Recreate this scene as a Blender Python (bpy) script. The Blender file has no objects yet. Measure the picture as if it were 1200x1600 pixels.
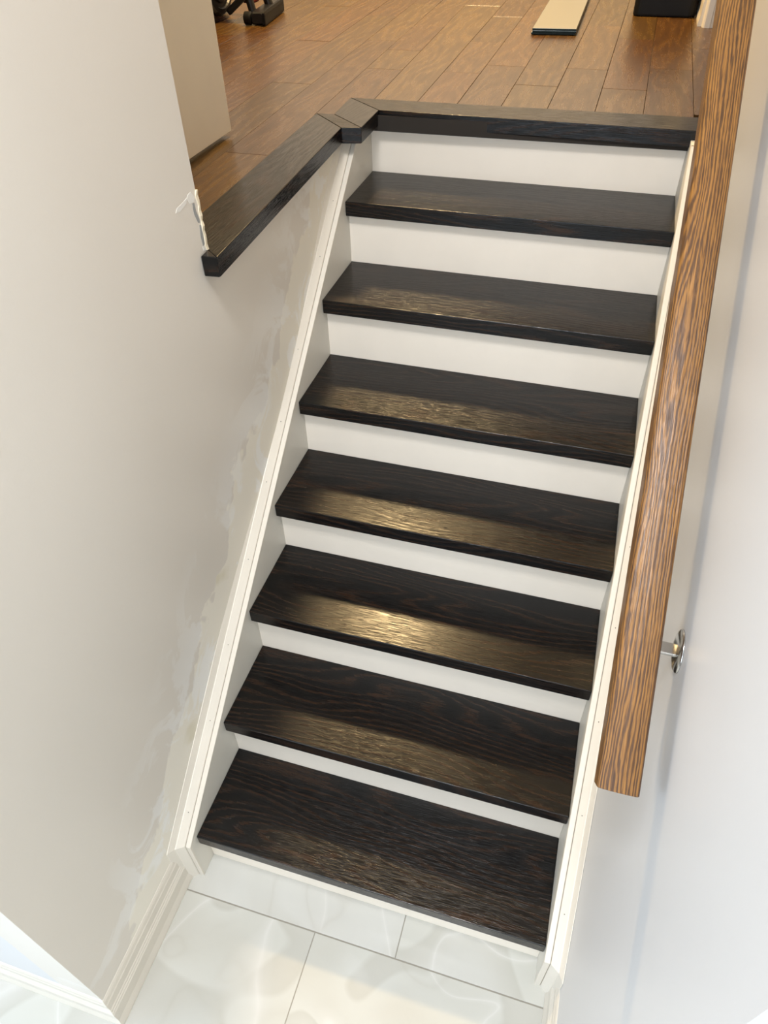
import bpy, bmesh, math, random
from mathutils import Vector, Matrix
random.seed(7)
sc = bpy.context.scene
C = sc.collection

# ------------------------------------------------------------------ camera
cam_d = bpy.data.cameras.new('camera'); cam = bpy.data.objects.new('camera', cam_d); C.objects.link(cam)
cam_d.sensor_fit = 'VERTICAL'; cam_d.sensor_height = 24.0; cam_d.lens = 1117.894 / 1600 * 24.0
cam_d.clip_start = 0.02
R = Matrix(((0.95783537, -0.18365364, 0.22095871), (0.28660309, 0.66492903, -0.68973042), (-0.02025036, 0.72397564, 0.68952824)))
M4 = R.to_4x4(); M4.translation = Vector((0.740642, -0.622278, 2.115462)); cam.matrix_world = M4
sc.camera = cam

# ------------------------------------------------------------------ world, lights, exposure
sc.view_settings.view_transform = 'Standard'; sc.view_settings.look = 'None'
sc.view_settings.gamma = 1.0; sc.view_settings.use_curve_mapping = False
sc.view_settings.exposure = 0.13
w = bpy.data.worlds.new('world'); sc.world = w; w.use_nodes = True
w.node_tree.nodes['Background'].inputs[0].default_value = (0.80, 0.88, 1.0, 1)
w.node_tree.nodes['Background'].inputs[1].default_value = 1.0

def area(name, loc, target, sx, sy, power, col, shape='RECTANGLE'):
    l = bpy.data.lights.new(name, 'AREA'); l.shape = shape; l.size = sx; l.size_y = sy; l.energy = power; l.color = col
    o = bpy.data.objects.new(name, l); C.objects.link(o); o.location = loc
    o.rotation_euler = (Vector(target) - Vector(loc)).to_track_quat('-Z', 'Y').to_euler()
    return o
area('ceiling_light_upstairs', (-0.36, 3.05, 3.86), (-0.36, 3.05, 0), 0.32, 0.32, 140, (1.0, 0.71, 0.35), 'DISK')
area('hall_fill_light', (0.42, -0.75, 3.88), (0.42, -0.75, 0), 0.7, 0.7, 68, (0.97, 0.98, 1.0), 'DISK')  # unseen lamp added as fill for the stairwell walls and risers
area('hall_window_daylight', (0.2, -3.14, 1.9), (0.2, 0.0, 1.7), 3.0, 2.4, 92, (0.74, 0.86, 1.0))
area('side_window_daylight', (-3.14, -1.75, 1.7), (0.0, -1.2, 1.3), 1.8, 2.2, 80, (0.58, 0.76, 1.0))
area('far_fill_light', (-0.4, 5.44, 3.0), (-0.4, 0.0, 3.0), 4.5, 1.3, 13, (1.0, 0.94, 0.86))  # unseen source added for the soft reflection on the upper floor

# ------------------------------------------------------------------ helpers
def lin(r, g, b):
    f = lambda c: (c / 255 / 12.92) if c / 255 <= 0.04045 else ((c / 255 + 0.055) / 1.055) ** 2.4
    return (f(r), f(g), f(b), 1)

def finish(name, bm, mat, parent=None, bevel=0.0, segs=2, smooth=False, kind=None, loc=None):
    bmesh.ops.recalc_face_normals(bm, faces=bm.faces)
    if loc is not None:
        bmesh.ops.translate(bm, verts=bm.verts, vec=-Vector(loc))
    me = bpy.data.meshes.new(name); bm.to_mesh(me); bm.free()
    if smooth:
        for p in me.polygons: p.use_smooth = True
    o = bpy.data.objects.new(name, me); C.objects.link(o)
    if mat: me.materials.append(mat)
    if loc is not None: o.location = loc
    if parent: o.parent = parent
    if bevel:
        m = o.modifiers.new('bevel', 'BEVEL'); m.width = bevel; m.segments = segs; m.limit_method = 'ANGLE'; m.angle_limit = math.radians(30)
    if kind: o['kind'] = kind
    return o

def tag(o, label, cat, group=None, kind=None):
    o['label'] = label; o['category'] = cat
    if group: o['group'] = group
    if kind: o['kind'] = kind
    return o

def empty(name, loc, label, cat, group=None, kind=None):
    o = bpy.data.objects.new(name, None); C.objects.link(o); o.location = loc; o.empty_display_size = .1
    return tag(o, label, cat, group, kind)

def under(o, parent):
    """parent with local coordinates kept as world coordinates"""
    o.parent = parent; o.matrix_parent_inverse = Matrix.Translation(-parent.location)
    return o

def box(bm, x0, x1, y0, y1, z0, z1):
    v = [bm.verts.new((x, y, z)) for x in (x0, x1) for y in (y0, y1) for z in (z0, z1)]
    for f in ((0, 1, 3, 2), (4, 6, 7, 5), (0, 4, 5, 1), (2, 3, 7, 6), (0, 2, 6, 4), (1, 5, 7, 3)):
        bm.faces.new([v[i] for i in f])
    return bm

def prism(bm, pts, z0, z1):
    a = [bm.verts.new((x, y, z0)) for x, y in pts]; b = [bm.verts.new((x, y, z1)) for x, y in pts]
    bm.faces.new(a[::-1]); bm.faces.new(b)
    for i in range(len(pts)):
        j = (i + 1) % len(pts); bm.faces.new((a[i], a[j], b[j], b[i]))
    return bm

def loft(bm, rings, closed=True, caps=True):
    vs = [[bm.verts.new(p) for p in r] for r in rings]
    n = len(rings[0])
    for a, b in zip(vs, vs[1:]):
        for i in range(n if closed else n - 1):
            j = (i + 1) % n; bm.faces.new((a[i], a[j], b[j], b[i]))
    if caps: bm.faces.new(vs[0][::-1]); bm.faces.new(vs[-1])
    return bm

def tube(bm, pts, r, n=14, flat=None):
    rings = []
    pts = [Vector(p) for p in pts]
    for i, p in enumerate(pts):
        t = (pts[min(i + 1, len(pts) - 1)] - pts[max(i - 1, 0)]).normalized()
        ref = Vector((0, 1, 0)) if abs(t.y) < .9 else Vector((0, 0, 1))
        a = t.cross(ref).normalized(); b = t.cross(a).normalized()
        rr = r if not flat else None
        ring = []
        for k in range(n):
            an = 2 * math.pi * k / n
            ring.append(p + (a * math.cos(an) * (r if not flat else flat[0]) + b * math.sin(an) * (r if not flat else flat[1])))
        rings.append(ring)
    return loft(bm, rings)

def B(): return bmesh.new()

# ------------------------------------------------------------------ node helpers
class NT:
    def __init__(s, name):
        s.m = bpy.data.materials.new(name); s.m.use_nodes = True; s.t = s.m.node_tree; s.n = s.t.nodes; s.l = s.t.links
        s.b = s.n['Principled BSDF']
    def new(s, typ, **kw):
        n = s.n.new(typ)
        for k, v in kw.items(): setattr(n, k, v)
        return n
    def link(s, a, b): s.l.new(a, b)
    def put(s, sock, v):
        if hasattr(v, 'is_linked') or isinstance(v, bpy.types.NodeSocket): s.link(v, sock)
        else: sock.default_value = v
    def math(s, op, a, b=0.0, c=None, clamp=False):
        n = s.new('ShaderNodeMath', operation=op); n.use_clamp = clamp; s.put(n.inputs[0], a); s.put(n.inputs[1], b)
        if c is not None: s.put(n.inputs[2], c)
        return n.outputs[0]
    def obj(s): return s.new('ShaderNodeTexCoord').outputs['Object']
    def rnd(s): return s.new('ShaderNodeObjectInfo').outputs['Random']
    def vmath(s, op, a, b):
        n = s.new('ShaderNodeVectorMath', operation=op); s.put(n.inputs[0], a); s.put(n.inputs[1], b); return n.outputs[0]
    def comb(s, x, y, z):
        n = s.new('ShaderNodeCombineXYZ'); s.put(n.inputs[0], x); s.put(n.inputs[1], y); s.put(n.inputs[2], z); return n.outputs[0]
    def sep(s, v):
        n = s.new('ShaderNodeSeparateXYZ'); s.link(v, n.inputs[0]); return n.outputs
    def noise(s, vec, scale=1.0, detail=3, rough=.5, dist=0.0):
        n = s.new('ShaderNodeTexNoise'); s.link(vec, n.inputs['Vector']); n.inputs['Scale'].default_value = scale
        n.inputs['Detail'].default_value = detail; n.inputs['Roughness'].default_value = rough; n.inputs['Distortion'].default_value = dist
        return n.outputs[0]
    def ramp(s, v, stops, interp='LINEAR'):
        n = s.new('ShaderNodeValToRGB'); s.link(v, n.inputs[0]); r = n.color_ramp; r.interpolation = interp
        while len(r.elements) < len(stops): r.elements.new(.5)
        for e, (p, c) in zip(r.elements, stops): e.position = p; e.color = c if hasattr(c, '__len__') else (c, c, c, 1)
        return n.outputs[0]
    def mix(s, f, a, b, mode='MIX'):
        n = s.new('ShaderNodeMix', data_type='RGBA', blend_type=mode); s.put(n.inputs[0], f); s.put(n.inputs[6], a); s.put(n.inputs[7], b)
        return n.outputs[2]
    def bump(s, h, strength, dist):
        n = s.new('ShaderNodeBump'); s.link(h, n.inputs['Height']); n.inputs['Strength'].default_value = strength; n.inputs['Distance'].default_value = dist
        s.link(n.outputs[0], s.b.inputs['Normal'])
    def rv(s, f, lo, hi):
        n = s.new('ShaderNodeMapRange'); s.put(n.inputs[0], f); n.inputs[3].default_value = lo; n.inputs[4].default_value = hi; return n.outputs[0]

def plain(name, col, rough=.5, metal=0.0, bumpy=0.0, spec=.5):
    t = NT(name); t.b.inputs['Roughness'].default_value = rough; t.b.inputs['Metallic'].default_value = metal
    t.b.inputs['Specular IOR Level'].default_value = spec
    v = t.obj(); n = t.noise(v, 9, 3)
    t.link(t.mix(n, tuple(c * .95 for c in col[:3]) + (1,), tuple(min(1, c * 1.04) for c in col[:3]) + (1,)), t.b.inputs['Base Color'])
    if bumpy: t.bump(t.noise(v, 260, 2), bumpy, .0006)
    return t.m

def wood(name, axis, stops, pore, ring_k, linr, wscale, lscale, rough, bump, spec=.5, tint=0.0, porescale=420, porelo=.50, porehi=.62, rings_w=.5, poreamt=.6, jag=.9, side=False):
    """growth-ring contours of a stretched noise, plus short dark pores along the grain"""
    t = NT(name)
    rnd = t.rnd(); off = t.math('MULTIPLY', rnd, 37.0)
    x, y, z = t.sep(t.obj())
    L, Wd, T = {'X': (x, y, z), 'Y': (y, x, z), 'Z': (z, x, y)}[axis]
    lo = t.math('ADD', t.math('MULTIPLY', L, lscale), off)
    v1 = t.comb(lo, t.math('MULTIPLY', Wd, wscale), t.math('MULTIPLY', T, wscale))
    n1 = t.noise(v1, 1.0, 1.0, .4, .15)
    vj = t.comb(t.math('ADD', t.math('MULTIPLY', L, 26), off), t.math('MULTIPLY', Wd, 260), t.math('MULTIPLY', T, 260))
    nj = t.math('MULTIPLY', t.math('SUBTRACT', t.noise(vj, 1.0, 2, .55), .5), jag * 6)
    amp = t.math('MULTIPLY', n1, ring_k)
    if side:      # cathedral figure on one side of the board, straight fine grain on the other
        mr = t.rv(Wd, 1.0, .22); mr.node.inputs[1].default_value = -.012; mr.node.inputs[2].default_value = .016; mr.node.interpolation_type = 'SMOOTHSTEP'
        amp = t.math('MULTIPLY', t.math('SUBTRACT', n1, .5), t.math('MULTIPLY', mr, ring_k))
        q = t.math('MAXIMUM', Wd, -.01); amp = t.math('ADD', amp, t.math('MULTIPLY', t.math('MULTIPLY', q, q), 21000.0))
    ph = t.math('ADD', t.math('ADD', amp, t.math('MULTIPLY', t.math('ADD', Wd, T), linr)), nj)
    ring = t.rv(t.math('SINE', ph), 0, 1); ring.node.inputs[1].default_value = -1
    v2 = t.comb(t.math('ADD', t.math('MULTIPLY', L, 16), off), t.math('MULTIPLY', Wd, porescale), t.math('MULTIPLY', T, porescale))
    pn = t.noise(v2, 1.0, 2, .6)
    v3 = t.comb(t.math('ADD', t.math('MULTIPLY', L, 5), off), t.math('MULTIPLY', Wd, porescale * .2), t.math('MULTIPLY', T, porescale * .2))
    fn = t.noise(v3, 1.0, 3, .6)
    mixv = t.math('ADD', t.math('MULTIPLY', ring, rings_w), t.math('MULTIPLY', fn, 1 - rings_w))
    col = t.ramp(mixv, stops)
    pm = t.ramp(pn, [(porelo, 0), (porehi, 1)])
    pm2 = t.math('MULTIPLY', t.math('MULTIPLY', pm, t.rv(ring, 1.0, .35)), poreamt)
    col = t.mix(pm2, col, pore)
    if tint:
        hsv = t.new('ShaderNodeHueSaturation'); t.link(col, hsv.inputs['Color'])
        t.link(t.rv(rnd, 1 - tint, 1 + tint), hsv.inputs['Value'])
        r2 = t.math('FRACT', t.math('MULTIPLY', rnd, 7.31)); t.link(t.rv(r2, .49, .51), hsv.inputs['Hue'])
        col = hsv.outputs[0]
    t.link(col, t.b.inputs['Base Color'])
    t.link(t.rv(mixv, rough + .05, rough - .03), t.b.inputs['Roughness'])
    t.b.inputs['Specular IOR Level'].default_value = spec
    h = t.math('SUBTRACT', t.math('MULTIPLY', ring, .5), t.math('MULTIPLY', pm, .6))
    t.bump(h, bump, .0006)
    return t.m

dark_stops = [(.0, lin(6, 6, 6)), (.40, lin(11, 10, 10)), (.66, lin(26, 19, 15)), (1, lin(62, 40, 25))]
M_tread = wood('dark_stained_oak_across', 'X', dark_stops, lin(5, 4, 4), 72, 280, 8, 1.5, .225, .34, spec=.31, porescale=520, poreamt=.8)
M_tread_y = wood('dark_stained_oak_along', 'Y', dark_stops, lin(5, 4, 4), 72, 280, 8, 1.5, .225, .34, spec=.31, porescale=520, poreamt=.8)
rail_stops = [(.0, lin(66, 44, 27)), (.34, lin(96, 65, 36)), (.56, lin(134, 92, 44)), (1, lin(162, 116, 58))]
M_rail = wood('brown_stained_oak', 'Y', rail_stops, lin(58, 36, 22), 75, 1050, 24, 2.6, .36, .5, porescale=900, porelo=.46, porehi=.58, rings_w=.52, poreamt=.75, jag=1.3, side=True)
plank_stops = [(.1, lin(52, 33, 14)), (.4, lin(74, 50, 22)), (.7, lin(94, 66, 30)), (1, lin(106, 76, 36))]
M_plank = wood('hand_scraped_floor_wood', 'Y', plank_stops, lin(70, 45, 28), 30, 120, 9, 2.2, .27, .3, spec=.42, tint=.15, porescale=300, poreamt=.3, rings_w=.2)

def wall_mat(name, col, patch=0):
    t = NT(name); v = t.obj(); t.b.inputs['Roughness'].default_value = .42; t.b.inputs['Specular IOR Level'].default_value = .35
    base = t.mix(t.noise(v, 1.6, 2), tuple(c * .97 for c in col[:3]) + (1,), tuple(min(1, c * 1.02) for c in col[:3]) + (1,))
    if patch:
        # filler and primer smeared in a ragged band along the stair trim
        x, y, z = t.sep(v)
        d = t.math('SUBTRACT', z, t.math('ADD', t.math('MULTIPLY', y, .8), .27))          # height above the trim line
        wob = t.math('ADD', t.noise(v, 3.0, 4, .65, .6), t.math('MULTIPLY', t.noise(v, 14.0, 3), .25))
        e = t.math('SUBTRACT', t.math('MULTIPLY', wob, .52), d)
        m1 = t.ramp(e, [(.13, 0), (.145, 1)])
        m2 = t.ramp(t.noise(v, 5.5, 4, .6, 1.2), [(.50, 0), (.56, 1)])
        edge = t.ramp(d, [(.0, 1), (.42, 0)])
        soft = t.math('MULTIPLY', m2, edge)
        base = t.mix(t.math('MULTIPLY', m1, .9), base, lin(238, 232, 218))
        base = t.mix(t.math('MULTIPLY', soft, .8), base, lin(242, 242, 240))
        yel = t.math('MULTIPLY', t.ramp(t.noise(v, 8, 2), [(.66, 0), (.74, 1)]), m1)
        base = t.mix(t.math('MULTIPLY', yel, .4), base, lin(206, 196, 160))
        t.link(t.rv(m1, .42, .62), t.b.inputs['Roughness'])
        h = t.math('ADD', t.math('MULTIPLY', m1, .6), t.math('MULTIPLY', t.noise(v, 180, 2), .35))
        t.bump(h, .25, .0012)
    else:
        t.bump(t.noise(v, 180, 2), .10, .001)
    t.link(base, t.b.inputs['Base Color'])
    return t.m
M_wall_l = wall_mat('grey_wall_paint_patched', lin(221, 214, 203), 1)
M_wall = wall_mat('pale_wall_paint', lin(213, 212, 211))
M_wall_up = wall_mat('upper_wall_paint', lin(220, 216, 206))
M_ceil = wall_mat('white_ceiling_paint', lin(232, 230, 225))
M_trim = plain('cream_trim_paint', lin(222, 214, 200), .38, bumpy=.05)
M_riser = plain('white_riser_paint', lin(239, 228, 212), .4)
M_skirt = plain('white_stringer_paint', lin(220, 215, 203), .45, bumpy=.05)
M_grout = plain('grey_grout', lin(150, 144, 132), .8)
M_dark = plain('dark_hole', lin(40, 34, 28), .9)
M_black = plain('black_plastic', lin(8, 8, 10), .55, spec=.25)
M_blackm = plain('black_painted_metal', lin(18, 18, 22), .38, spec=.35)
M_chrome = plain('brushed_nickel', (.58, .57, .55, 1), .2, metal=1.0)
M_blue = plain('blue_rubber', lin(20, 50, 170), .4)
M_red = plain('dark_red_plastic', lin(90, 22, 18), .4)
M_filler = plain('white_filler', lin(232, 229, 222), .7, bumpy=.3)
M_bare = plain('bare_grey_plaster', lin(150, 151, 150), .8, bumpy=.3)
M_bead = plain('cream_corner_bead', lin(226, 212, 186), .6, bumpy=.3)
M_door = plain('cream_door_paint', lin(230, 219, 198), .4)
M_gedge = plain('dark_green_glass_edge', lin(6, 26, 20), .3, spec=.2)

def tile_mat():
    t = NT('white_onyx_porcelain'); v0 = t.obj(); off = t.math('MULTIPLY', t.rnd(), 23.0)
    v = t.vmath('ADD', v0, t.comb(off, off, 0.0))
    big = t.noise(v, 2.4, 1, .4, .9)
    c = t.ramp(big, [(.30, lin(190, 187, 177)), (.455, lin(196, 194, 185)), (.475, lin(185, 182, 172)), (.56, lin(191, 188, 179)), (.66, lin(199, 197, 190)), (.8, lin(195, 192, 184))])
    n2 = t.noise(v, 2.0, 2, .5, .7)
    vein = t.ramp(t.math('ABSOLUTE', t.math('SUBTRACT', n2, .5)), [(.0, 1), (.006, .35), (.022, 0)])
    c = t.mix(t.math('MULTIPLY', vein, .6), c, lin(212, 209, 203))
    n3 = t.noise(v, 1.1, 3, .5, 1.0)
    v3 = t.ramp(t.math('ABSOLUTE', t.math('SUBTRACT', n3, .46)), [(.0, 1), (.01, .3), (.04, 0)])
    c = t.mix(t.math('MULTIPLY', v3, .22), c, lin(168, 161, 148))
    t.link(c, t.b.inputs['Base Color']); t.b.inputs['Roughness'].default_value = .2; t.b.inputs['Specular IOR Level'].default_value = .3
    t.bump(t.noise(v, 6, 2), .03, .002)
    return t.m
M_tile = tile_mat()
def mirror_mat():
    t = NT('mirror_glass'); t.b.inputs['Metallic'].default_value = 1.0; t.b.inputs['Roughness'].default_value = .03
    t.b.inputs['Base Color'].default_value = (.80, .82, .78, 1); return t.m
M_mirror = mirror_mat()

# ------------------------------------------------------------------ stair measurements
RUN, OH, TH, W, H = .2377, .0288, .0419, .9236, .19
H1 = .1863
DY = [.0007, -.0004, .0025, -.0028, -.0024, .0014, .0036, -.0025] 
DY = [.0017, .0007, -.0007, -.0001, -.0029, -.0015, -.0005, .0033]
DZ = [.0007, -.0004, .0025, -.0028, -.0024, .0014, .0036, -.0025]
ZT = lambda k: H1 + (k - 1) * H + DZ[k - 1]      # tread top
YR = lambda k: (k - 1) * RUN + DY[k - 1]         # riser face
ZN = ZT(8); ZF = ZN - .005                        # landing nosing top, upper floor top
SL = .8; A0 = .236                                # trim line z = A0 + SL*y
XL, XR = -.045, .969                              # wall planes
CEIL = 3.95

# ------------------------------------------------------------------ lower tile floor
fl = empty('floor', (0, 0, 0), 'white marbled porcelain tile floor at the foot of the stairs', 'floor', kind='structure')
finish('grout', box(B(), -3.2, 3.0, -3.2, .02, -.03, -.0012), M_grout, fl)
g = .0012
rows = [(-.1045, .017, .571), (-.7045, -.1065, .3505), (-1.3045, -.7065, .13), (-1.9045, -1.3065, .571), (-2.5045, -1.9065, .35), (-3.2, -2.5065, .13)]
for y0, y1, xj in rows:
    xs = [xj + 1.2 * i for i in range(-4, 4)]
    for xa in xs:
        a, b = max(-3.2, xa + g), min(3.0, xa + 1.2 - g)
        if y1 > 0: a, b = max(a, -.046), min(b, .97)
        if b - a < .05: continue
        finish('tile', box(B(), a, b, y0 + .001, y1 - .0005, -.012, 0), M_tile, fl, bevel=.0006, segs=1, loc=((a + b) / 2, (y0 + y1) / 2, 0))

# ------------------------------------------------------------------ walls
def wx(y, z):
    s = lambda t: (lambda u: u * u * (3 - 2 * u))(max(0, min(1, t)))
    return XL + .032 * s((z - .45) / 1.0) * s((1.5 - y) / .85) * s((y + .41) / .7)
def frange(a, b, n): return [a + (b - a) * i / n for i in range(n + 1)]
YE = .615
def wall_face():
    """solid wall: gently uneven front face (x = wx), full height up to y = YE and half height beyond it"""
    bm = B(); ys = frange(-.418, YE, 24) + frange(YE, 1.62, 20)[1:]; zt = ZN - TH
    zs = frange(0, zt, 28) + frange(zt, CEIL, 30)[1:]; f = {}
    for y in ys:
        for z in zs:
            if y <= YE + 1e-6 or z <= zt + 1e-6: f[(y, z)] = bm.verts.new((wx(y, z), y, z))
    sm = []
    for a, b in zip(ys, ys[1:]):
        for c, d in zip(zs, zs[1:]):
            if all(k in f for k in ((a, c), (b, c), (b, d), (a, d))):
                fc = bm.faces.new((f[(a, c)], f[(b, c)], f[(b, d)], f[(a, d)])); fc.smooth = True
    def strip(path):          # flat closing faces with their own vertices
        for (y0, z0), (y1, z1) in zip(path, path[1:]):
            bm.faces.new([bm.verts.new(p) for p in ((wx(y0, z0), y0, z0), (wx(y1, z1), y1, z1), (-.16, y1, z1), (-.16, y0, z0))])
    strip([(-.418, z) for z in zs]); strip([(YE, z) for z in zs if z >= zt - 1e-6]); strip([(1.62, z) for z in zs if z <= zt + 1e-6])
    strip([(y, 0) for y in ys]); strip([(y, zt) for y in ys if y >= YE - 1e-6]); strip([(y, CEIL) for y in ys if y <= YE + 1e-6])
    for a, b, c, d in ((-.418, YE, 0, CEIL), (YE, 1.62, 0, zt)):
        bm.faces.new([bm.verts.new(p) for p in ((-.16, a, c), (-.16, a, d), (-.16, b, d), (-.16, b, c))])
    return bm
bm = wall_face(); me = bpy.data.meshes.new('wall_left'); bm.to_mesh(me); bm.free(); me.materials.append(M_wall_l)
wl = bpy.data.objects.new('wall_left', me); C.objects.link(wl)
tag(wl, 'greige painted stairwell wall on the left with patched filler along the trim', 'wall', kind='structure')

def st(name, bm, m, label, cat='wall', **k): return tag(finish(name, bm, m, **k), label, cat, kind='structure')
wr = st('wall_right', box(B(), XR, 1.09, -.415, 1.78, 0, CEIL), M_wall, 'white painted stairwell wall on the right behind the handrail')
st('wall_front_left', box(B(), -3.2, -.16, -.418, -.32, 0, CEIL), M_wall, 'bright white wall turning away at the bottom left corner')
st('wall_front_right', box(B(), 1.09, 3.0, -.415, -.32, 0, CEIL), M_wall, 'pale wall turning away at the bottom right corner')
st('wall_back', box(B(), -3.2, 3.0, -3.3, -3.2, 0, CEIL), M_wall, 'wall of the lower hall behind the camera')
st('wall_hall_left', box(B(), -3.3, -3.2, -3.3, 5.6, 0, CEIL), M_wall_up, 'outer wall on the left of both floors')
st('wall_hall_right', box(B(), 3.0, 3.1, -3.3, 5.6, 0, CEIL), M_wall_up, 'outer wall on the right of both floors')
st('wall_far', box(B(), -3.2, 3.0, 5.5, 5.6, 0, CEIL), M_wall_up, 'far wall of the upper room')
st('ceiling', box(B(), -3.3, 3.1, -3.3, 5.6, CEIL, CEIL + .1), M_ceil, 'white ceiling', 'ceiling')

# window frames and ceiling fixtures; far window and hall lamp are unseen additions
def window(name, cx, y, cz, w_, h_, d, label):
    root = empty(name, (cx, y, cz - h_ / 2), label, 'window', kind='structure')
    t_ = .07
    for x0, x1, z0, z1 in ((-w_ / 2 - t_, w_ / 2 + t_, -h_ / 2 - t_, -h_ / 2), (-w_ / 2 - t_, w_ / 2 + t_, h_ / 2, h_ / 2 + t_), (-w_ / 2 - t_, -w_ / 2, -h_ / 2, h_ / 2), (w_ / 2, w_ / 2 + t_, -h_ / 2, h_ / 2)):
        under(finish('frame', box(B(), cx + x0, cx + x1, min(y, y + d), max(y, y + d), cz + z0, cz + z1), M_trim, bevel=.004), root)
window('window_1', .2, -3.2, 1.9, 3.0, 2.4, .05, 'wide hall window behind the camera')
window('added_window', -.4, 5.5, 3.0, 4.5, 1.3, -.05, 'unseen wide window added around the fill light on the far wall upstairs')
rt = empty('window_3', (-3.2, -1.75, .6), 'tall hall window to the left of the camera', 'window', kind='structure')
for y0, y1, z0, z1 in ((-2.72, -.78, .53, .60), (-2.72, -.78, 2.80, 2.87), (-2.72, -2.65, .60, 2.80), (-.85, -.78, .60, 2.80)):
    under(finish('frame', box(B(), -3.2, -3.15, y0, y1, z0, z1), M_trim, bevel=.004), rt)
for nm, x, y, r in (('ceiling_lamp', -.36, 3.05, .20), ('ceiling_lamp', .42, -.75, .37)):
    rt = empty(nm, (x, y, CEIL), 'round white ceiling lamp over the upper floor' if y > 0 else 'unseen round white ceiling lamp added to light the foot of the stairs', 'lamp')
    ring = B(); N = 40; vs = []
    prof = [(r, CEIL), (r + .012, CEIL), (r + .016, CEIL - .05), (r, CEIL - .06), (r - .004, CEIL - .05)]
    for i in range(N):
        a = 2 * math.pi * i / N; vs.append([ring.verts.new((x + q * math.cos(a), y + q * math.sin(a), z)) for q, z in prof])
    for i in range(N):
        for k in range(len(prof)):
            k2 = (k + 1) % len(prof); ring.faces.new((vs[i][k], vs[(i + 1) % N][k], vs[(i + 1) % N][k2], vs[i][k2]))
    under(finish('rim', ring, M_trim), rt)

# upper stub wall with casing at the top right
st('wall_upper_right', box(B(), .972, 3.0, 3.075, 5.5, ZF, CEIL), M_wall_up, 'upper wall beside the black case at the top right')
cas = B()
prof = [(0, 0), (.004, .012), (.010, .016), (.030, .017), (.034, .013), (.060, .012), (.064, .017), (.078, .018), (.082, 0)]
loft(cas, [[(.972 + a, 3.075 - b, z) for a, b in prof] for z in (ZF, CEIL - 1.2)])
st('trim_1', cas, M_trim, 'white fluted door casing standing beside the black case', 'trim')

# door leaf upstairs
dr = st('door_1', box(B(), -.335, -.298, .50, 1.331, ZF + .012, ZF + 2.0), M_door, 'plain cream door leaf standing open on the upper floor', 'door', bevel=.002)

# ------------------------------------------------------------------ upper floor of planks
uf = empty('floor', (0, 0, ZF), 'glossy hand scraped brown plank floor at the top of the stairs', 'floor', kind='structure')
finish('subfloor', prism(B(), [(-3.2, -.32), (-.161, -.32), (-.161, 1.626), (XR - .001, 1.64), (XR + .12, 1.80), (3.0, 1.80), (3.0, 5.5), (-3.2, 5.5)], -.05, -.008), M_dark, uf)
def slope(x):
    if x >= .5: return .004
    if x >= .1: return -.018 + (x - .1) * .055
    return -.038
def px(x, y): return x + slope(x) * (y - 2)
lines = [2.17, 2.03, 1.89, 1.75, 1.61, 1.47, 1.335, 1.20, 1.064, .930, .791, .655, .517, .378, .242, .116, -.028, -.160, -.284, -.425, -.567, -.708, -.848, -.988, -1.13, -1.27, -1.41, -1.55, -1.69, -1.83, -1.97, -2.11, -2.25, -2.39, -2.53, -2.67, -2.81, -2.95, -3.09]
joints = {.791: [2.333, 3.30, 4.2], .655: [2.04, 2.80, 3.75], .517: [2.28, 3.035, 4.1], .378: [2.03, 3.30, 4.3], .242: [2.275, 3.03, 3.9], .116: [2.15, 2.645, 3.17, 4.2],
          -.028: [3.42, 4.4], -.160: [2.147, 2.446, 2.905, 3.9], -.284: [.62, 1.195, 2.60, 3.41, 4.5], -.425: [1.9, 3.1, 4.2], -.567: [1.45, 2.544, 3.6], -.708: [1.7, 2.32, 3.3], -.848: [1.6, 2.75, 3.8]}
def ystart(x1, x0):
    """front limit of a plank column: behind the nosing boards"""
    xm = (x0 + x1) / 2
    if xm > .969: return 1.80
    if xm > -.10: return 1.757
    return -.31
for x1, x0 in zip(lines, lines[1:]):
    ys0 = ystart(x1, x0)
    js = [j for j in joints.get(x0, []) if j > ys0 + .05]
    if not js or x0 not in joints:
        j = ys0 + random.uniform(.3, 1.0); js = []
        while j < 5.3: js.append(j); j += random.uniform(.6, 1.2)
    elif ys0 < 0:
        js = [.3 + random.uniform(0, .3)] + js
    ys = [ys0] + js + [5.5]
    for a, b in zip(ys, ys[1:]):
        if b - a < .02: continue
        ya, yb = a + .0006, b - .0006
        e = .0006
        pts = [(px(x0, ya) + e, ya), (px(x1, ya) - e, ya), (px(x1, yb) - e, yb), (px(x0, yb) + e, yb)]
        back = lambda y: -.109 - .0298 * (y - .632) - .0008
        if x0 == -.284:               # column beside the left nosing board
            if b < 1.568: pts[1] = (back(max(ya, .64)), ya) if ya > .6 else (-.161, ya); pts[2] = (back(yb), yb) if yb > .64 else (-.161, yb)
            elif a < 1.568: pts = [pts[0], (back(ya), ya), (-.1378, 1.5692), (px(x1, 1.5692) - e, 1.5692), pts[2], pts[3]]
        if x0 == -.160 and a < 1.758: # column that wraps the mitred corner of the nosing
            pts = [(px(x0, 1.5712) + e, 1.5712), (-.0828, 1.5712), (-.0938, 1.7535), (px(x1, 1.757) - e, 1.7570), pts[2], pts[3]]
        c = Vector((sum(p[0] for p in pts) / len(pts), (a + b) / 2, 0)); h = random.uniform(-.0004, .0004)
        o = finish('plank', prism(B(), pts, -.014, h), M_plank, uf, bevel=.0007, segs=1, loc=c)

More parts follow.
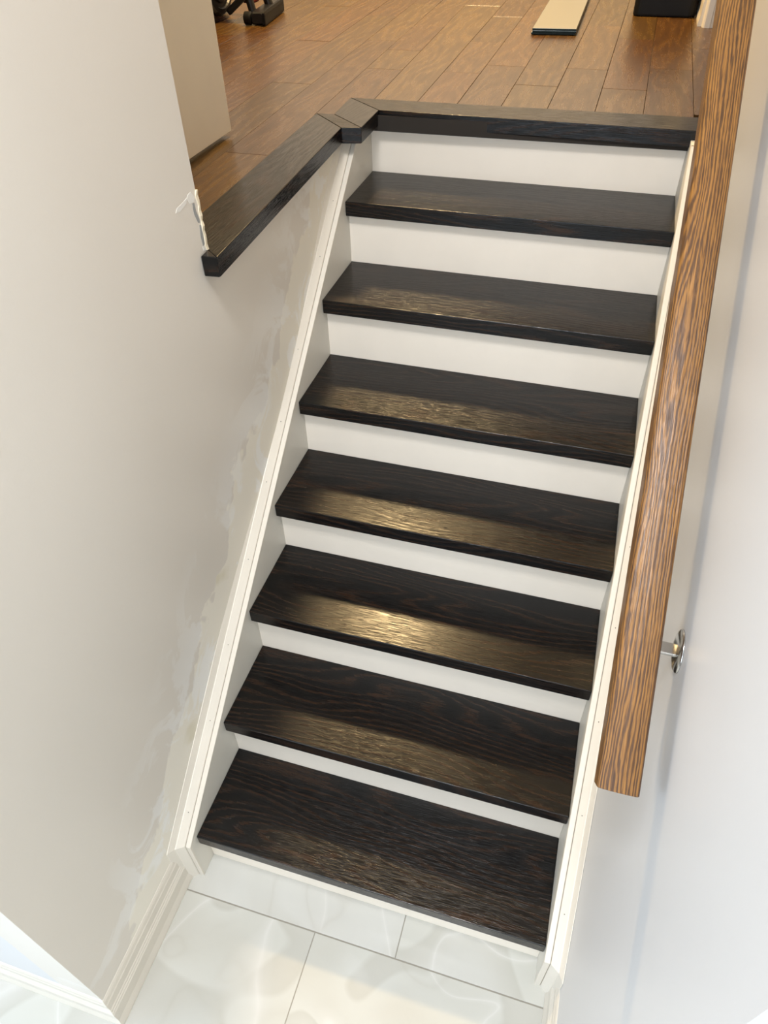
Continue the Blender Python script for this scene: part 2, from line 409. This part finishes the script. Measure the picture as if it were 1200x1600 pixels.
# ------------------------------------------------------------------ staircase
st_ = empty('staircase', (W / 2, 0, 0), 'straight flight of dark stained oak treads with white risers between two walls', 'staircase')
def part(name, bm, m, parent, c, **k):
    o = finish(name, bm, m, None, loc=c, **k); return under(o, parent)
for k in range(1, 8):
    y0, y1 = YR(k) - OH, YR(k + 1)
    part('tread', box(B(), .0004, W - .0004, y0, y1, ZT(k) - TH, ZT(k)), M_tread, st_, (W / 2, (y0 + y1) / 2, ZT(k)), bevel=.0022, segs=3)
for k in range(1, 9):
    z0 = 0 if k == 1 else ZT(k - 1) - TH + .001
    part('riser', box(B(), .0004, W - .0004, YR(k), YR(k) + .018, z0, ZT(k) - TH), M_riser, st_, (W / 2, YR(k), z0))

# ------------------------------------------------------------------ stair trims: skirt board + cap moulding, left and right
ZC_N = (-1 / math.hypot(SL, 1) * SL, 1 / math.hypot(SL, 1))    # outward normal of the sloped edge in (y, z)
YL = -.058
def edge_pts(s, ztop, ycut=None):
    """(y,z) of the front leg foot, mitre and upper end for offset s"""
    y = YL - s
    zc = A0 + SL * y + s * math.hypot(SL, 1)
    ye = (ztop - A0 - s * math.hypot(SL, 1)) / SL
    return [(y, 0.0), (y, zc), (ye, ztop)]
def stair_trim(name, sx, x_of, ztop, tail, label):
    root = empty(name, (x_of(0), 0, 0), label, 'trim', kind='structure')
    e = edge_pts(0, ztop)
    poly = [(YL, 0), (YL, e[1][1]), e[2]] + tail + [(1.70, 1.2), (.45, 0)]
    bm = B()
    a = [bm.verts.new((x_of(0), y, z)) for y, z in poly]; b = [bm.verts.new((x_of(.0140), y, z)) for y, z in poly]
    bm.faces.new(a); bm.faces.new(b[::-1])
    for i in range(len(poly)):
        j = (i + 1) % len(poly); bm.faces.new((a[i], b[i], b[j], a[j]))
    o = finish('skirt_board', bm, M_skirt, bevel=.0012, segs=2); under(o, root)
    # painted edge moulding (the light strip on the board's edge) and the stepped cap
    strip = [(-.004, -.0003), (.0008, -.0003), (.0020, .0010), (.0020, .0120), (.0008, .0138), (-.004, .0138)]
    cap = [(-.012, .0146), (.0008, .0150), (.0034, .0165), (.0170, .0325), (.0176, .0345), (.0205, .0360), (.0350, .0418), (.0385, .0432), (.0395, .0448), (-.012, .0448)]
    for nm, pr, mt in (('edge_moulding', strip, M_trim), ('cap_moulding', cap, M_trim)):
        rings = []
        for i in range(3):
            rings.append([(x_of(d), *edge_pts(s, ztop)[i]) for s, d in pr])
        o = finish(nm, loft(B(), rings), mt); under(o, root)
    # small nail holes left open along the cap
    bm = B(); rnd = random.Random(3 if sx < 0 else 5)
    for i in range(9):
        y = .02 + i * .17 + rnd.uniform(-.03, .03); s = .0102; z = A0 + SL * y + s * math.hypot(SL, 1) + .0002
        c = Vector((x_of(.0245), y, z)); n = Vector(((x_of(0) - x_of(.0136)), ZC_N[0] * .016, ZC_N[1] * .016)).normalized()
        q = n.to_track_quat('Z', 'Y').to_matrix()
        vs = [bm.verts.new(c + n * .0007 + q @ Vector((math.cos(t) * .0011, math.sin(t) * .0011, 0))) for t in [2 * math.pi * j / 8 for j in range(8)]]
        r = bmesh.ops.extrude_face_region(bm, geom=[bm.faces.new(vs)])
        bmesh.ops.translate(bm, verts=[v for v in r['geom'] if isinstance(v, bmesh.types.BMVert)], vec=-n * .001)
    o = finish('nail_holes', bm, M_dark, kind='stuff'); under(o, root)
    return root
stair_trim('trim_2', -1, lambda d: -d, ZN - TH - .0005, [(1.70, ZN - TH - .0005)], 'cream moulded trim climbing the left wall beside the treads')
stair_trim('trim_3', 1, lambda d: W + d, ZN - .022, [(1.622, ZN - .022), (1.622, ZN - TH - .0005), (1.70, ZN - TH - .0005)], 'cream moulded trim climbing the right wall under the handrail')

# ------------------------------------------------------------------ baseboards
BP = [(0, 0), (.0165, 0), (.0165, .008), (.0115, .034), (.0115, .078), (.0098, .083), (.0098, .087), (.0078, .092), (.0078, .097), (.0060, .102), (.0060, .132), (.0048, .136), (.0036, .150), (.0010, .159), (0, .160)]
def baseboard(name, p0, p1, out, e0, e1, z, label):
    p0, p1, out = Vector(p0), Vector(p1), Vector(out); d = (p1 - p0).normalized()
    rings = []
    for p, e, sg in ((p0, e0, -1), (p1, e1, 1)):
        rings.append([(*(p + out * a + d * sg * e * a), z + h) for a, h in BP])
    return st(name, loft(B(), rings), M_trim, label, 'baseboard')
baseboard('baseboard_left', (XL, -.069), (XL, -.418), (1, 0), 0, 1, 0, 'cream moulded baseboard on the left wall below the stair trim')
baseboard('baseboard_front', (-3.2, -.418), (XL, -.418), (0, -1), 0, 1, 0, 'white baseboard at the bottom left corner on the bright wall')
baseboard('baseboard_right', (XR, -.069), (XR, -.415), (-1, 0), 0, 1, 0, 'white moulded baseboard on the right wall below the stair trim')
baseboard('baseboard_front_right', (XR, -.415), (3.0, -.415), (0, -1), 1, 0, 0, 'white baseboard on the wall turning away at bottom right')
baseboard('baseboard_upper', (.972, 3.09), (.972, 5.5), (-1, 0), 0, 0, ZF, 'white baseboard beside the black case on the upper floor')
baseboard('baseboard_far', (-3.2, 5.5), (.972, 5.5), (0, -1), 0, 0, ZF, 'white baseboard on the far wall of the upper room')

# ------------------------------------------------------------------ landing nosing
nz = empty('landing_nosing', (.4, 1.64, ZN - TH), 'dark stained oak nosing boards capping the landing edge and the half wall', 'nosing')
def nb(name, pts, m, lab=None):
    e = .0003; cx = sum(p[0] for p in pts) / len(pts); cy = sum(p[1] for p in pts) / len(pts)
    q = [(x + (cx - x) * .0015, y + (cy - y) * .0015) for x, y in pts]
    o = part(name, prism(B(), q, ZN - TH, ZN), m, nz, (cx, cy, ZN), bevel=.0020, segs=3)
    if lab: o['label'] = lab
    return o
nb('nosing_board', [(.022, .588), (-.017, 1.447), (-.137, 1.568), (-.109, .632), (-.0125, .618)], M_tread_y)
nb('nosing_return', [(.022, .588), (-.0125, .618), (-.0115, .585)], M_tread)
nb('nosing_board', [(-.017, 1.447), (.038, 1.46), (-.082, 1.570), (-.137, 1.568)], M_tread)
nb('nosing_board', [(.038, 1.46), (.035, 1.637), (-.093, 1.752), (-.082, 1.570)], M_tread_y)
nb('nosing_board', [(.035, 1.637), (.9685, 1.624), (.9685, 1.757), (-.093, 1.752)], M_tread)

# ------------------------------------------------------------------ chipped corner beside the nosing end (parts of the left wall)
def patch(name, yz, m, dx=.0005, side=0):
    bm = B(); a = []; b = []
    for y, z in yz:
        x = wx(min(y, YE), z); a.append(bm.verts.new((x + dx, y, z))); b.append(bm.verts.new((x - .001, y, z)))
    bm.faces.new(a); bm.faces.new(b[::-1])
    for i in range(len(yz)):
        j = (i + 1) % len(yz); bm.faces.new((a[i], b[i], b[j], a[j]))
    o = finish(name, bm, m); return under(o, wl)
bead = B(); rings = []
for i in range(13):
    z = ZN + .001 + .115 * i / 12; wv = .0035 + .0018 * math.sin(i * 1.9) + .001 * math.sin(i * 4.1); t = .0022 + .0012 * math.sin(i * 2.7 + 1)
    x = wx(YE, z)
    rings.append([(x - .004, YE - wv, z), (x + t, YE - wv * .8, z), (x + t * 1.1, YE + .0035, z), (x - .004, YE + .004, z)])
under(finish('corner_bead', loft(bead, rings), M_bead), wl)
def off(L): return [(YE + a, 1.5138 + b) for a, b in L]
patch('filler_smear', off([(-.082, .1030), (-.0752, .1090), (-.060, .1105), (-.0451, .1125), (-.0347, .1145), (-.0400, .1060), (-.052, .1035), (-.0652, .1005)]), M_filler)
patch('filler_smear', off([(-.0347, .1116), (-.0307, .1180), (-.0185, .1190), (-.0069, .1053), (-.0120, .0985), (-.0282, .1010)]), M_filler)
patch('bare_plaster', off([(-.0198, .0983), (-.0127, .0969), (-.0117, .0809), (-.0058, .0640), (-.0062, .0568), (-.0131, .0594), (-.0207, .0782), (-.0212, .0892)]), M_bare, .0003)
patch('bare_plaster', off([(-.0103, .0534), (-.0040, .0518), (-.0036, .0339), (-.0036, .0146), (-.0116, .0120), (-.0140, .0322)]), M_bare, .0003)
patch('filler_smear', off([(-.003, .001), (-.013, .004), (-.015, .013), (-.006, .011)]), M_filler)

# ------------------------------------------------------------------ handrail
hr = empty('handrail', (.93, .10, 1.0), 'brown stained oak handrail with bold grain running up the right wall', 'handrail')
D = Vector((-.01422, .80693, .59047)); D.normalize()
S = Vector((1, 0, 0)); S = (S - D * S.dot(D)).normalized(); U = S.cross(D).normalized()
P0 = Vector((.87576, -.07638, 1.10393)) + S * .029
sec = [(-.0275, 0), (-.029, .0015), (-.029, .036)]
for i in range(1, 6):
    a = math.pi - i * math.pi / 2 / 6; sec.append((-.021 + .008 * math.cos(a), .037 + .0085 * math.sin(a)))
sec += [(-.012, .0475), (0, .0485), (.012, .0475)]
for i in range(1, 6):
    a = math.pi / 2 - i * math.pi / 2 / 6; sec.append((.021 + .008 * math.cos(a), .037 + .0085 * math.sin(a)))
sec += [(.029, .036), (.029, .0015), (.0275, 0)]
bm = B()
LEN = 2.25
loft(bm, [[(s, l, u) for s, u in sec] for l in (0, .0015, LEN - .0015, LEN)])
for v in bm.verts:
    if v.co.y < .001 or v.co.y > LEN - .001: v.co.x *= .97; v.co.z = .024 + (v.co.z - .024) * .97
o = finish('rail', bm, M_rail)
m = Matrix((S, D, U)).transposed().to_4x4(); m.translation = P0
o.matrix_world = m; o.parent = hr; o.matrix_parent_inverse = Matrix.Translation(-hr.location)
def bracket(y):
    t = (y - P0.y) / D.y; under_pt = P0 + D * t
    z0 = under_pt.z - .040; cy = y
    # domed wall plate
    bm = B(); rings = []
    for r, h in ((.0345, 0), (.0345, .0015), (.0325, .0035), (.027, .0060), (.019, .0075), (.009, .0082)):
        rings.append([(XR - h, cy + r * math.cos(a), z0 + r * math.sin(a)) for a in [2 * math.pi * i / 40 for i in range(40)]])
    wp = finish('wall_plate', loft(bm, rings), M_chrome, smooth=True)
    for p in wp.data.polygons:
        if len(p.vertices) > 4: p.use_smooth = False
    under(wp, hr)
    # flat arm that leaves the plate and turns up beneath the rail
    xr_ = under_pt.x; path = []
    for i in range(7):
        path.append(Vector((XR - .006 - (XR - .006 - xr_ - .020) * i / 6, cy, z0)))
    for i in range(1, 9):
        a = i / 8 * math.pi / 2; path.append(Vector((xr_ + .020 - .020 * math.sin(a), cy, z0 + .020 - .020 * math.cos(a))))
    path.append(Vector((xr_, cy, under_pt.z - .004)))
    bm = B(); rings = []
    for i, p in enumerate(path):
        tg = (path[min(i + 1, len(path) - 1)] - path[max(i - 1, 0)]).normalized(); n = tg.cross(Vector((0, 1, 0))).normalized()
        hw, ht = .0115, .0030
        rings.append([p + Vector((0, hw * a, 0)) + n * ht * b for a, b in ((-1, -.6), (-.85, -1), (.85, -1), (1, -.6), (1, .6), (.85, 1), (-.85, 1), (-1, .6))])
    arm = under(finish('arm', loft(bm, rings), M_chrome), hr)
    bm = B()
    box(bm, -.011, .011, -.035, .035, -.0045, 0)
    o = finish('saddle', bm, M_chrome, bevel=.001)
    mm = Matrix((S, D, U)).transposed().to_4x4(); mm.translation = under_pt
    o.matrix_world = mm; o.parent = hr; o.matrix_parent_inverse = Matrix.Translation(-hr.location)
bracket(.115); bracket(1.50)

# ------------------------------------------------------------------ stack of mirror panes on the upper floor
GT = .0065
for i in range(3):
    z0 = ZF + .002 + i * (GT + .0008); dx = (-.004, .001, 0)[i]; dy = (.004, -.002, 0)[i]
    lab = ['bottom mirror pane with dark green edge, lying on the planks', 'middle mirror pane with dark green edge in the stack on the planks', 'top mirror pane reflecting cream, uppermost of the stack on the planks'][i]
    root = empty('mirror_pane', (.41, 3.1, z0), lab, 'mirror', 'mirror panes stacked on the planks')
    pts = [(.322 + dx, 2.805 + dy), (.494 + dx, 2.817 + dy), (.474 + dx, 3.70 + dy), (.302 + dx, 3.69 + dy)]
    o = finish('glass_body', prism(B(), pts, z0, z0 + GT - .0003), M_gedge, bevel=.0005, segs=1); under(o, root)
    cx, cy = sum(p[0] for p in pts) / 4, sum(p[1] for p in pts) / 4
    q = [(x + (cx - x) * .012, y + (cy - y) * .004) for x, y in pts]
    o = finish('mirror_face', prism(B(), q, z0 + GT - .0003, z0 + GT), M_mirror); under(o, root)

# ------------------------------------------------------------------ black case
cs = empty('black_case', (.82, 3.45, ZF), 'matte black rounded case on the planks beside the white casing', 'case')
bm = B(); rings = []
def rrect(x0, x1, y0, y1, r, z, n=5):
    out = []
    for cx, cy, a0 in ((x1 - r, y1 - r, 0), (x0 + r, y1 - r, 90), (x0 + r, y0 + r, 180), (x1 - r, y0 + r, 270)):
        for i in range(n + 1):
            a = math.radians(a0 + 90 * i / n); out.append((cx + r * math.cos(a), cy + r * math.sin(a), z))
    return out
for ins, z in ((.006, .001), (.001, .004), (0, .01), (0, .24), (.0, .244)):
    rings.append(rrect(.692 + ins, .950 - ins, 3.262 + ins, 3.62 - ins, .03, ZF + z))
loft(bm, rings); under(finish('body', bm, M_black), cs)
bm = B(); rings = []
for ins, z in ((.0, .247), (0, .30), (.006, .312), (.02, .318)):
    rings.append(rrect(.692 + ins, .950 - ins, 3.262 + ins, 3.62 - ins, .03, ZF + z))
loft(bm, rings); under(finish('lid', bm, M_black), cs)
under(finish('handle', tube(B(), [(.77, 3.262, ZF + .16), (.77, 3.240, ZF + .165), (.87, 3.240, ZF + .165), (.87, 3.262, ZF + .16)], .006), M_black), cs)
# ------------------------------------------------------------------ black wheeled machine foot upstairs, past the door leaf
mc = empty('exercise_machine', (-.9, 2.95, ZF), 'black metal exercise machine with slanted foot bar, wheel and blue roller', 'machine')
def bar(bm, a, b, wd, ht):
    a, b = Vector(a), Vector(b); d = (b - a).normalized(); s = d.cross(Vector((0, 0, 1))).normalized(); u = s.cross(d)
    rings = []
    for p, k in ((a, .8), (a + d * .008, 1), (b - d * .008, 1), (b, .8)):
        rings.append([p + s * wd * x * k + u * ht * z * k for x, z in ((-.5, -.35), (-.4, -.5), (.4, -.5), (.5, -.35), (.5, .3), (.35, .5), (-.35, .5), (-.5, .3))])
    return loft(bm, rings)
under(finish('foot_bar', bar(B(), (-.868, 2.79, ZF + .026), (-.925, 3.13, ZF + .026), .060, .046), M_blackm), mc)
under(finish('end_pad', bar(B(), (-.832, 2.775, ZF + .028), (-.890, 3.13, ZF + .028), .016, .050), M_black), mc)
under(finish('post', tube(B(), [(-.908, 2.85, ZF + .020), (-.930, 2.855, ZF + .10), (-1.06, 2.90, ZF + .60)], .017), M_blackm), mc)
under(finish('post', tube(B(), [(-.897, 3.00, ZF + .040), (-.925, 3.00, ZF + .12), (-1.05, 3.05, ZF + .60)], .019), M_blackm), mc)
def disc_x(x, y, z, prof, n=28):
    return loft(B(), [[(x + dx, y + r * math.cos(a), z + r * math.sin(a)) for a in [2 * math.pi * i / n for i in range(n)]] for dx, r in prof])
under(finish('wheel', disc_x(-.905, 2.795, ZF + .026, ((-.024, .018), (-.020, .025), (.004, .025), (.010, .018))), M_black), mc)
under(finish('flywheel_cover', disc_x(-1.095, 2.87, ZF + .150, ((-.05, .12), (-.04, .13), (.02, .13), (.032, .122), (.034, .105), (.026, .100), (.026, .085), (.034, .080), (.036, .055), (.028, .050), (.028, .030), (.05, .026), (.052, .010)), 36), M_blackm), mc)
under(finish('lower_frame', bar(B(), (-1.050, 2.885, ZF + .030), (-.950, 2.91, ZF + .105), .040, .028), M_blackm), mc)
under(finish('cover_block', box(B(), -.995, -.940, 2.93, 2.99, ZF + .058, ZF + .15), M_red, bevel=.006), mc)
bm = B(); bmesh.ops.create_uvsphere(bm, u_segments=24, v_segments=14, radius=.070); bmesh.ops.translate(bm, verts=bm.verts, vec=(-1.19, 3.04, ZF + .0705))
under(finish('roller', bm, M_blue, smooth=True), mc)
